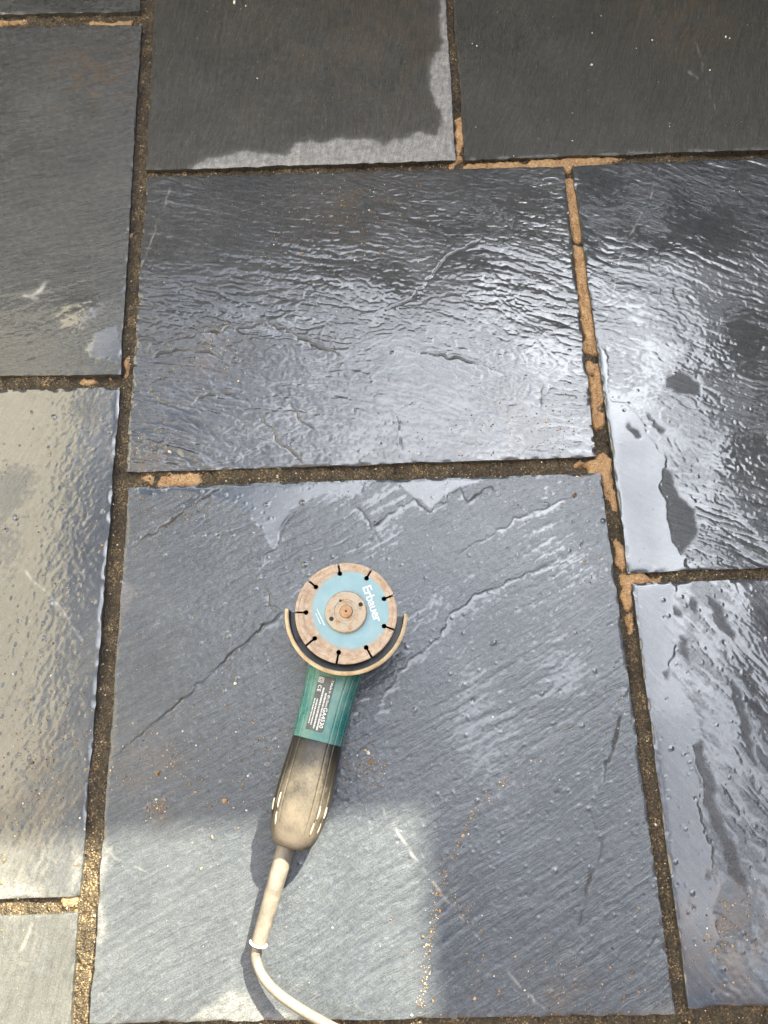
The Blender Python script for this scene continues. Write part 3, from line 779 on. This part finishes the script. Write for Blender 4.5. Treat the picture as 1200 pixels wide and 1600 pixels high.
DARK = plain_mat('dark_hole', (.01, .009, .008), (.02, .016, .012), 60, .8, bump=0)
LABEL = plain_mat('grey_label', (.045, .05, .052), (.08, .085, .085), 120, .4, bump=0)
WORN = plain_mat('worn_white_print', (.24, .36, .40), (.60, .62, .62), 420, .5, bump=0, lo=.30, hi=.44)
INK = plain_mat('white_print', (.52, .54, .54), (.60, .62, .62), 60, .5, bump=0)

def disc_material():
    mt, n, l, b = new_mat('blue_disc_paint')
    t = n.new('ShaderNodeTexCoord').outputs['Object']
    ln = n.new('ShaderNodeVectorMath'); ln.operation = 'LENGTH'; l.new(t, ln.inputs[0])
    of = n.new('ShaderNodeVectorMath'); of.operation = 'ADD'; of.inputs[1].default_value = (-.0055, -.003, 0)
    l.new(t, of.inputs[0])
    ln2 = n.new('ShaderNodeVectorMath'); ln2.operation = 'LENGTH'; l.new(of.outputs[0], ln2.inputs[0])
    f = noise(n, l, 160, 6, .65, t)
    r_ = mth(n, l, 'ADD', ln2.outputs['Value'], mth(n, l, 'MULTIPLY', mth(n, l, 'SUBTRACT', f, .5), .008))
    k = maprange(n, l, r_, .0400, .0450, 0, 1)
    # ring scratches
    blue_ = mixc(n, l, maprange(n, l, noise(n, l, 50, 4, .6, t), .35, .65, 0, 1), (.155, .28, .335), (.20, .325, .375))
    c = mixc(n, l, k, blue_, mixc(n, l, maprange(n, l, f, .35, .65, 0, 1), (.27, .18, .12), (.40, .335, .27)))
    l.new(c, b.inputs['Base Color'])
    l.new(maprange(n, l, k, 0, 1, .38, .75), b.inputs['Roughness'])
    return mt
BLUE = disc_material()

def bm_obj(name, bm, mat, parent, smooth=True):
    me = bpy.data.meshes.new(name); bm.to_mesh(me); bm.free()
    for p in me.polygons: p.use_smooth = smooth
    return link(name, me, mat, parent)

def sring(a, b, n_, cz, k=64, groove=None):
    """superellipse ring in the local y-z plane"""
    out = []
    for i in range(k):
        t = 2 * math.pi * i / k
        c, s = math.cos(t), math.sin(t)
        y = a * math.copysign(abs(c) ** (2 / n_), c); z = b * math.copysign(abs(s) ** (2 / n_), s)
        g = 1.0
        if groove:
            for ga, gw, gd in groove:
                d = abs((math.degrees(t) - ga + 180) % 360 - 180)
                if d < gw: g -= gd * (1 - (d / gw) ** 2)
        out.append((y * g, cz + z * g))
    return out

def loft(name, rings, mat, parent, cap=True):
    bm = bmesh.new(); prev = None; first = None
    for x, r_ in rings:
        cur = [bm.verts.new((x, y, z)) for y, z in r_]
        if prev:
            n_ = len(cur)
            for i in range(n_):
                bm.faces.new((prev[i], prev[(i + 1) % n_], cur[(i + 1) % n_], cur[i]))
        else: first = cur
        prev = cur
    if cap:
        bm.faces.new(first[::-1]); bm.faces.new(prev)
    bmesh.ops.recalc_face_normals(bm, faces=bm.faces)
    return bm_obj(name, bm, mat, parent)

def lathe(name, prof, mat, parent, k=64, a0=0, a1=360, closed=False):
    bm = bmesh.new(); cols = []
    full = abs(a1 - a0) >= 359.9
    n_ = k if full else k + 1
    for i in range(n_):
        t = math.radians(a0 + (a1 - a0) * i / k)
        cols.append([bm.verts.new((r_ * math.cos(t), r_ * math.sin(t), z)) for r_, z in prof])
    for i in range(k):
        A_, B_ = cols[i], cols[(i + 1) % n_]
        m_ = len(prof)
        for j in range(m_ if closed else m_ - 1):
            q = (A_[j], B_[j], B_[(j + 1) % m_], A_[(j + 1) % m_])
            bm.faces.new(q)
    if closed and not full:
        bm.faces.new(cols[0]); bm.faces.new(cols[-1][::-1])
    bmesh.ops.remove_doubles(bm, verts=bm.verts, dist=1e-6)
    bmesh.ops.recalc_face_normals(bm, faces=bm.faces)
    o = bm_obj(name, bm, mat, parent)
    o.data.set_sharp_from_angle(angle=math.radians(35))
    return o

def tube(name, path, rad, mat, parent, k=20, sub=6):
    """smooth tube through world/local points with radii"""
    P_ = [Vector(p) for p in path]; pts_ = []; rs = []
    for i in range(len(P_) - 1):
        p0 = P_[max(i - 1, 0)]; p1 = P_[i]; p2 = P_[i + 1]; p3 = P_[min(i + 2, len(P_) - 1)]
        for j in range(sub):
            t = j / sub
            pts_.append(.5 * ((2 * p1) + (p2 - p0) * t + (2 * p0 - 5 * p1 + 4 * p2 - p3) * t * t + (3 * p1 - p0 - 3 * p2 + p3) * t ** 3))
            rs.append(rad[i] * (1 - t) + rad[i + 1] * t)
    pts_.append(P_[-1]); rs.append(rad[-1])
    bm = bmesh.new(); prev = None; first = None
    upv = Vector((0, 0, 1))
    for i, p in enumerate(pts_):
        d = (pts_[min(i + 1, len(pts_) - 1)] - pts_[max(i - 1, 0)]).normalized()
        s_ = d.cross(upv).normalized(); u_ = s_.cross(d)
        cur = [bm.verts.new(p + (s_ * math.cos(a) + u_ * math.sin(a)) * rs[i]) for a in [2 * math.pi * q / k for q in range(k)]]
        if prev:
            for q in range(k): bm.faces.new((prev[q], prev[(q + 1) % k], cur[(q + 1) % k], cur[q]))
        else: first = cur
        prev = cur
    bm.faces.new(first[::-1]); bm.faces.new(prev)
    bmesh.ops.recalc_face_normals(bm, faces=bm.faces)
    return bm_obj(name, bm, mat, parent)

def text(name, body, size, mat, parent, loc, rot, bold=0., sx=1.0, spacing=1.0):
    cu = bpy.data.curves.new(name, 'FONT'); cu.body = body; cu.size = size; cu.align_x = 'CENTER'; cu.align_y = 'CENTER'
    cu.extrude = .00008; cu.offset = bold; cu.space_character = spacing; cu.resolution_u = 3
    tmp = bpy.data.objects.new('tmp', cu); col.objects.link(tmp)
    me = bpy.data.meshes.new_from_object(tmp.evaluated_get(bpy.context.evaluated_depsgraph_get()))
    bpy.data.objects.remove(tmp)
    me.transform(Matrix.Diagonal((sx, 1, 1, 1)))
    o = link(name, me, mat, parent); o.data.materials.clear(); o.data.materials.append(mat)
    o.location = loc; o.rotation_euler = rot
    return o

ROT = math.atan2(-.2388, -.0668)                # local +x runs from the spindle to the cord
SPX, SPY = -.0302, .1488
grinder = bpy.data.objects.new('angle_grinder', None); col.objects.link(grinder)
grinder.location = (SPX, SPY, .0012); grinder.rotation_euler = (0, 0, ROT)
tag(grinder, 'dusty teal and black angle grinder lying on wet slate with its blue disc up', 'power tool')
def loc_pt(x, y, z):
    d = Matrix.Rotation(-ROT, 3, 'Z') @ Vector((x - SPX, y - SPY, 0)); return (d.x, d.y, z)

GR = [(90 + 33, 1.6, .020), (90 - 24, 1.6, .030), (90 - 40, 1.6, .030), (90 + 52, 1.6, .020), (90 - 62, 1.6, .03)]
# motor housing
hs = []
for x, a, b_, n_, cz in ((.048, .0315, .029, 3.0, .031), (.056, .0315, .0295, 3.0, .0315), (.064, .0312, .030, 2.9, .032), (.078, .0302, .0302, 2.8, .0325), (.095, .0292, .0302, 2.7, .0325),
                         (.115, .0286, .0300, 2.7, .0325), (.132, .0284, .0298, 2.7, .0325), (.1365, .0284, .0298, 2.7, .0325), (.1372, .0276, .029, 2.7, .0325)):
    hs.append((x, sring(a, b_, n_, cz, 240, GR)))
housing = loft('motor_housing', hs, TEAL, grinder); housing.data.set_sharp_from_angle(angle=R(40))
# rear grip
gs = []
for x, a, b_, n_, cz in ((.1370, .0274, .0288, 2.6, .0322), (.1376, .0279, .0294, 2.6, .0322), (.150, .0284, .0300, 2.5, .0322), (.170, .0296, .0308, 2.45, .0322), (.190, .0304, .0310, 2.4, .0320), (.206, .0304, .0304, 2.4, .0314),
                         (.220, .0290, .0288, 2.4, .0305), (.232, .0264, .0262, 2.5, .0298), (.240, .0238, .0236, 2.5, .0295), (.2455, .0205, .0205, 2.5, .0295), (.2482, .0165, .0168, 2.4, .0295), (.2492, .0118, .012, 2.2, .0295)):
    gs.append((x, sring(a, b_, n_, cz, 240, GR if x < .222 else None)))
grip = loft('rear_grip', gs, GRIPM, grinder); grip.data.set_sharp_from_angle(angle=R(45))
def on_grip(x, deg, lift=0.0):
    """point on the rear grip surface"""
    for (xa, ra), (xb, rb) in zip(gs[:-1], gs[1:]):
        if xa <= x <= xb:
            i = int(round(deg / 360 * 240)) % 240
            t = (x - xa) / (xb - xa)
            y = ra[i][0] * (1 - t) + rb[i][0] * t; z = ra[i][1] * (1 - t) + rb[i][1] * t
            return Vector((x, y, z)) + Vector((0, y, z - .03)).normalized() * lift
VENT = plain_mat('pale_vent', (.20, .18, .15), (.32, .295, .26), 200, .55)
for xa, xb, d in ((.196, .212, 133), (.216, .229, 133), (.200, .214, 48), (.218, .230, 52), (.200, .212, 25), (.217, .228, 28), (.204, .216, 158)):
    pth = [on_grip(xa + (xb - xa) * t, d, .0002) for t in (0, .33, .66, 1)]
    tube('vent_slot', pth, [.0006, .0011, .0011, .0006], VENT, grip, 8, 3)
# gear head
gh = []
for x, a, b_, n_, cz in ((-.034, .016, .020, 3, .028), (-.031, .023, .026, 3.2, .029), (-.022, .029, .0285, 3.6, .0295), (0, .0325, .0292, 4, .030), (.03, .0335, .0292, 4, .030), (.049, .033, .029, 3.5, .030)):
    gh.append((x, sring(a, b_, n_, cz, 64)))
loft('gear_head', gh, plain_mat('cast_metal', (.10, .095, .085), (.22, .19, .15), 60, .5, .6), grinder).data.set_sharp_from_angle(angle=R(40))
lathe('spindle_collar', [(0, .055), (.024, .055), (.024, .067), (.016, .069), (.016, .0885), (0, .0885)], STEEL, grinder)
# guard: angles measured in world, turned into local
ga0, ga1 = math.degrees(-ROT) + 174, math.degrees(-ROT) + 357
guard = lathe('blade_guard', [(.014, .0690), (.0622, .0690), (.0628, .0845), (.0640, .0845), (.0634, .0668), (.014, .0668)], GUARDM, grinder, 96, ga0, ga1, True)
rim = lathe('guard_rim', [(.0629, .0835), (.0629, .0862), (.0640, .0872), (.0658, .0870), (.0672, .0858), (.0672, .0838), (.0645, .0834)], RIMM, guard, 96, ga0, ga1, True)
lathe('guard_skirt', [(.0641, .0836), (.0656, .0836), (.0654, .0660), (.0638, .0660)], RIMM, guard, 96, ga0, ga1, True)
# diamond disc
RD = .0557; ZD = .0888
disc = bpy.data.objects.new('cutting_disc', None); col.objects.link(disc); disc.parent = grinder
disc.location = (0, 0, ZD); disc.rotation_euler = (0, 0, -ROT)
NS = 9; SL = [math.radians(98 - 40 * k) for k in range(NS)]
rc, hr, hw = .0536, .0027, .00105
bm = bmesh.new(); outl = []
for k in range(NS):
    a = SL[k]
    d = Vector((math.cos(a), math.sin(a), 0)); p = Vector((math.sin(a), -math.cos(a), 0))   # clockwise tangent
    hc = d * RD * .787
    outl.append(d * rc - p * hw)
    st_ = math.asin(hw / hr)
    for q in range(13):
        t = st_ + (2 * math.pi - 2 * st_) * q / 12
        outl.append(hc + d * hr * math.cos(t) - p * hr * math.sin(t))
    outl.append(d * rc + p * hw)
    a2 = SL[(k + 1) % NS] if k < NS - 1 else SL[0] - 2 * math.pi
    for q in range(1, 10):
        t = a + (a2 - a) * q / 10
        outl.append(Vector((math.cos(t) * rc, math.sin(t) * rc, 0)))
vt = [bm.verts.new((v.x, v.y, .0006)) for v in outl]; vb = [bm.verts.new((v.x, v.y, -.0006)) for v in outl]
f1 = bm.faces.new(vt); f2 = bm.faces.new(vb[::-1])
n_ = len(vt)
for i in range(n_): bm.faces.new((vt[i], vb[i], vb[(i + 1) % n_], vt[(i + 1) % n_]))
bmesh.ops.triangulate(bm, faces=[f1, f2], ngon_method='EAR_CLIP')
bmesh.ops.recalc_face_normals(bm, faces=bm.faces)
bm_obj('steel_core', bm, BLUE, disc, False)
for k in range(NS):
    a = SL[k] - hw / .05 * 1.1; a2 = SL[k] - math.radians(40) + hw / .05 * 1.1
    bm = bmesh.new(); prof = [(.0462, -.0008), (.0466, .0008), (.0474, .00125), (.0508, .00125), (.0513, .0009), (.0520, .0009), (.0525, .0013), (.0549, .0012), (.0557, .0004), (.0557, -.0012), (.0466, -.0012)]
    prev = None
    for q in range(11):
        t = a + (a2 - a) * q / 10
        w_ = .0002 * math.sin(q * 2.1 + k)
        cur = [bm.verts.new(((r_ + (w_ if i < 2 else 0)) * math.cos(t), (r_ + (w_ if i < 2 else 0)) * math.sin(t), z)) for i, (r_, z) in enumerate(prof)]
        if prev:
            for i in range(len(prof)): bm.faces.new((prev[i], prev[(i + 1) % len(prof)], cur[(i + 1) % len(prof)], cur[i]))
        else: bm.faces.new(cur)
        prev = cur
    bm.faces.new(prev[::-1]); bmesh.ops.recalc_face_normals(bm, faces=bm.faces)
    bm_obj('diamond_segment', bm, SEGM, disc).data.set_sharp_from_angle(angle=R(30))
# printed name and small print on the disc
ta = math.radians(-73)
text('disc_lettering', 'Erbauer', .0138, WORN, disc, (.0283, .0090, .00072), (0, 0, ta), .00022, 1.02, .92)
# lock nut
nut = lathe('lock_nut', [(0, .0062), (.0042, .0062), (.0095, .0062), (.0100, .0056), (.0128, .0056), (.0133, .0064), (.0215, .0064), (.0226, .0056), (.0228, .0008), (0, .0008)], STEEL, disc)
lathe('spindle_tip', [(0, .0078), (.0010, .0078), (.0012, .0088), (.0038, .0092), (.0064, .0086), (.0074, .0074), (.0076, .0050), (0, .0050)], RUSTY, disc)
lathe('pin_hole', [(0, .0081), (.0009, .0081), (.0011, .0089), (.0013, .0087)], DARK, disc, 12)
for a, r_, s in ((24, .0175, .0023), (205, .0175, .0023), (116, .0135, .0013)):
    hx, hy = r_ * math.cos(R(a)), r_ * math.sin(R(a))
    hole = lathe('pin_hole', [(0, .00655), (s * .85, .00655), (s, .0066), (s * 1.15, .0063)], DARK, disc, 16)
    hole.location = (hx, hy, 0)
# rating plate
plate = bpy.data.objects.new('rating_plate', None); col.objects.link(plate); plate.parent = grinder
plate.location = (.0985, -.0045, .0628); plate.rotation_euler = (R(5), 0, 0)
bm = bmesh.new(); bmesh.ops.create_cube(bm, size=1)
for v in bm.verts: v.co = Vector((v.co.x * .058, v.co.y * .0185, v.co.z * .0006))
bmesh.ops.bevel(bm, geom=bm.edges[:], offset=.00025, segments=1, affect='EDGES')
bm_obj('plate', bm, LABEL, plate, False)
# lettering reads from the disc towards the cord
text('plate_lettering', 'GA4530', .0062, INK, plate, (.014, .0066, .0004), (0, 0, 0), .00012, 1, 1.05)
text('plate_lettering', '7.Made in', .0036, INK, plate, (-.0195, .0068, .0004), (0, 0, 0), .00005, 1, 1)
text('plate_lettering', '\u00d8115mm', .0034, INK, plate, (-.004, .0066, .0004), (0, 0, 0), .00005, 1, 1)
text('plate_lettering', 'CE', .0055, INK, plate, (-.0155, -.0058, .0004), (0, 0, 0), .0001, 1, 1.2)
# the worn small print, too fine to read: rows of little marks
def print_rows(name, rows, mat, parent, seed):
    rp = np.random.default_rng(seed); bm = bmesh.new()
    for x0_, x1_, y_, h_ in rows:
        x_ = x0_
        while x_ < x1_:
            w_ = rp.uniform(.0005, .0016)
            r_ = bmesh.ops.create_cube(bm, size=1)
            for v in r_['verts']: v.co = Vector((x_ + w_ / 2 + v.co.x * w_, y_ + v.co.y * h_ * .7, .0004 + v.co.z * .0002))
            x_ += w_ + rp.uniform(.0003, .0007)
    return bm_obj(name, bm, mat, parent, False)
print_rows('small_print', [(-.012, .027, .0030, .0026), (-.017, .027, -.0008, .0026), (-.004, .024, -.0046, .0020), (-.004, .022, -.0074, .0018)], INK, plate, 3)
for s in (.0052, .0026):
    bm = bmesh.new()
    for dx, dy, w1, h1 in ((0, s / 2, s, .0006), (0, -s / 2, s, .0006), (s / 2, 0, .0006, s), (-s / 2, 0, .0006, s)):
        r_ = bmesh.ops.create_cube(bm, size=1)
        for v in r_['verts']: v.co = Vector((v.co.x * w1 + dx, v.co.y * h1 + dy, v.co.z * .0002))
    o = bm_obj('insulation_symbol', bm, INK, plate, False); o.location = (-.0245, -.0058, .0004)
dp = print_rows('disc_small_print', [(-.010, .009, .0016, .0020), (-.006, .006, -.0016, .0016)], WORN, disc, 8)
dp.location = (-.0292, -.0050, .0005); dp.rotation_euler = (0, 0, R(-66))
# cord guard, ring and cord
c0 = loc_pt(-.1000, -.0830, .0280); c1 = loc_pt(*(-0.1327, -0.1842, 0.0150))
mid = [tuple(c0[i] * (1 - t) + c1[i] * t + (0, 0, .0012 * math.sin(math.pi * t))[i] for i in range(3)) for t in (0, .35, .7, 1)]
tube('cord_sleeve', mid, [.0098, .0094, .0086, .0080], CORDM, grinder, 24, 6)
dv = (Vector(mid[-1]) - Vector(mid[-2])).normalized()
e1 = Vector(mid[-1])
tube('sleeve_ring', [e1 - dv * .0012, e1 - dv * .0004, e1 + dv * .0006, e1 + dv * .0014], [.0082, .0098, .0098, .0080], WHITE, grinder, 24, 3)
cp = [tuple(e1 - dv * .004), loc_pt(*(-0.1354, -0.1920, 0.0145)), loc_pt(*(-0.1346, -0.2009, 0.0145)), loc_pt(*(-0.1268, -0.2155, 0.0165)), loc_pt(*(-0.1103, -0.2300, 0.0210)), loc_pt(*(-0.0849, -0.2441, 0.0275)), loc_pt(*(-0.0537, -0.2586, 0.0340)), loc_pt(*(0.0014, -0.2856, 0.0400)), loc_pt(.10, -.40, .030), loc_pt(.26, -.52, .0075), loc_pt(.5, -.66, .0065), loc_pt(.9, -.72, .0065)]
tube('power_cord', cp, [.0050] * len(cp), CORDM, grinder, 18, 8)

# ------------------------------------------------------------------ what stands round the patio, out of the picture: it shades and is mirrored; the rear block is added to cut sky light
def box_part(name, lo, hi, mat, parent=None):
    bm = bmesh.new(); bmesh.ops.create_cube(bm, size=1)
    for v in bm.verts:
        v.co = Vector([(lo[i] + hi[i]) / 2 + v.co[i] * (hi[i] - lo[i]) for i in range(3)])
    me = bpy.data.meshes.new(name); bm.to_mesh(me); bm.free()
    return link(name, me, mat, parent)
def thing(name, label, cat, loc=(0, 0, 0), rotz=0):
    e = bpy.data.objects.new(name, None); col.objects.link(e)
    e.location = loc; e.rotation_euler = (0, 0, rotz)
    tag(e, label, cat); return e
TIMBER = plain_mat('dark_timber', (.030, .024, .018), (.055, .045, .034), 14, .75)
BRICKW = plain_mat('dark_render', (.06, .055, .05), (.085, .08, .07), 5, .85)
CREAM = plain_mat('cream_render', (.80, .745, .61), (.84, .79, .67), 6, .85)
TRIM = plain_mat('white_trim', (.7, .7, .7), (.78, .78, .76), 8, .4)
GLASS = plain_mat('dark_glass', (.02, .025, .03), (.03, .035, .04), 4, .06, bump=0)
FY, FH = 2.21, 2.385
fence = thing('timber_fence', 'tall dark timber fence beyond the top edge of the patio', 'fence', (0, FY, 0), R(2.4))
nb_ = 45
board = None
for k in range(nb_):
    x = -2.3 + k * .096
    if board is None:
        board = box_part('board', (-.052, -.009, -.05), (.052, .009, FH - .02), TIMBER, fence)
        b_ = board
    else:
        b_ = board.copy(); col.objects.link(b_); b_.parent = fence
    b_.location = (x, .012 * (k % 2), 0)
box_part('capping', (-2.36, -.035, FH - .03), (1.95, .055, FH), TIMBER, fence)
for k in range(4):
    box_part('post', (-2.2 + k * 1.2, .035, -.05), (-2.1 + k * 1.2, .135, FH - .035), TIMBER, fence)
WX, WH = 2.0, 3.07
ext = thing('house_extension', 'dark rendered house extension to the right of the patio', 'building', (WX, 0, 0))
box_part('wall', (0, -4.5, -.05), (2.5, 5.2, WH - .12), BRICKW, ext)
box_part('roof', (-.03, -4.55, WH - .12), (2.55, 5.24, WH), TIMBER, ext)
LX = -2.45
house = thing('rendered_house', 'cream rendered house wall to the left of the patio', 'building', (LX, 0, 0))
box_part('wall', (-5, -6, -.05), (0, 6.0, 5.0), CREAM, house)
box_part('roof', (-5.1, -6.1, 5.0), (.04, 6.08, 5.12), TRIM, house)
rear = thing('rear_sky_blocker', 'unseen dark wall block added behind the camera to cut sky light', 'building', (0, -2.9, 0))  # added out of view, holds sky light back from the slabs
box_part('wall', (-2.3, -4, -.05), (1.95, 0, 4.6), plain_mat('dark_blocker', (.10, .055, .04), (.16, .09, .065), 9, .85), rear)
box_part('roof', (-2.35, -4.1, 4.6), (1.97, .10, 4.75), TIMBER, rear)
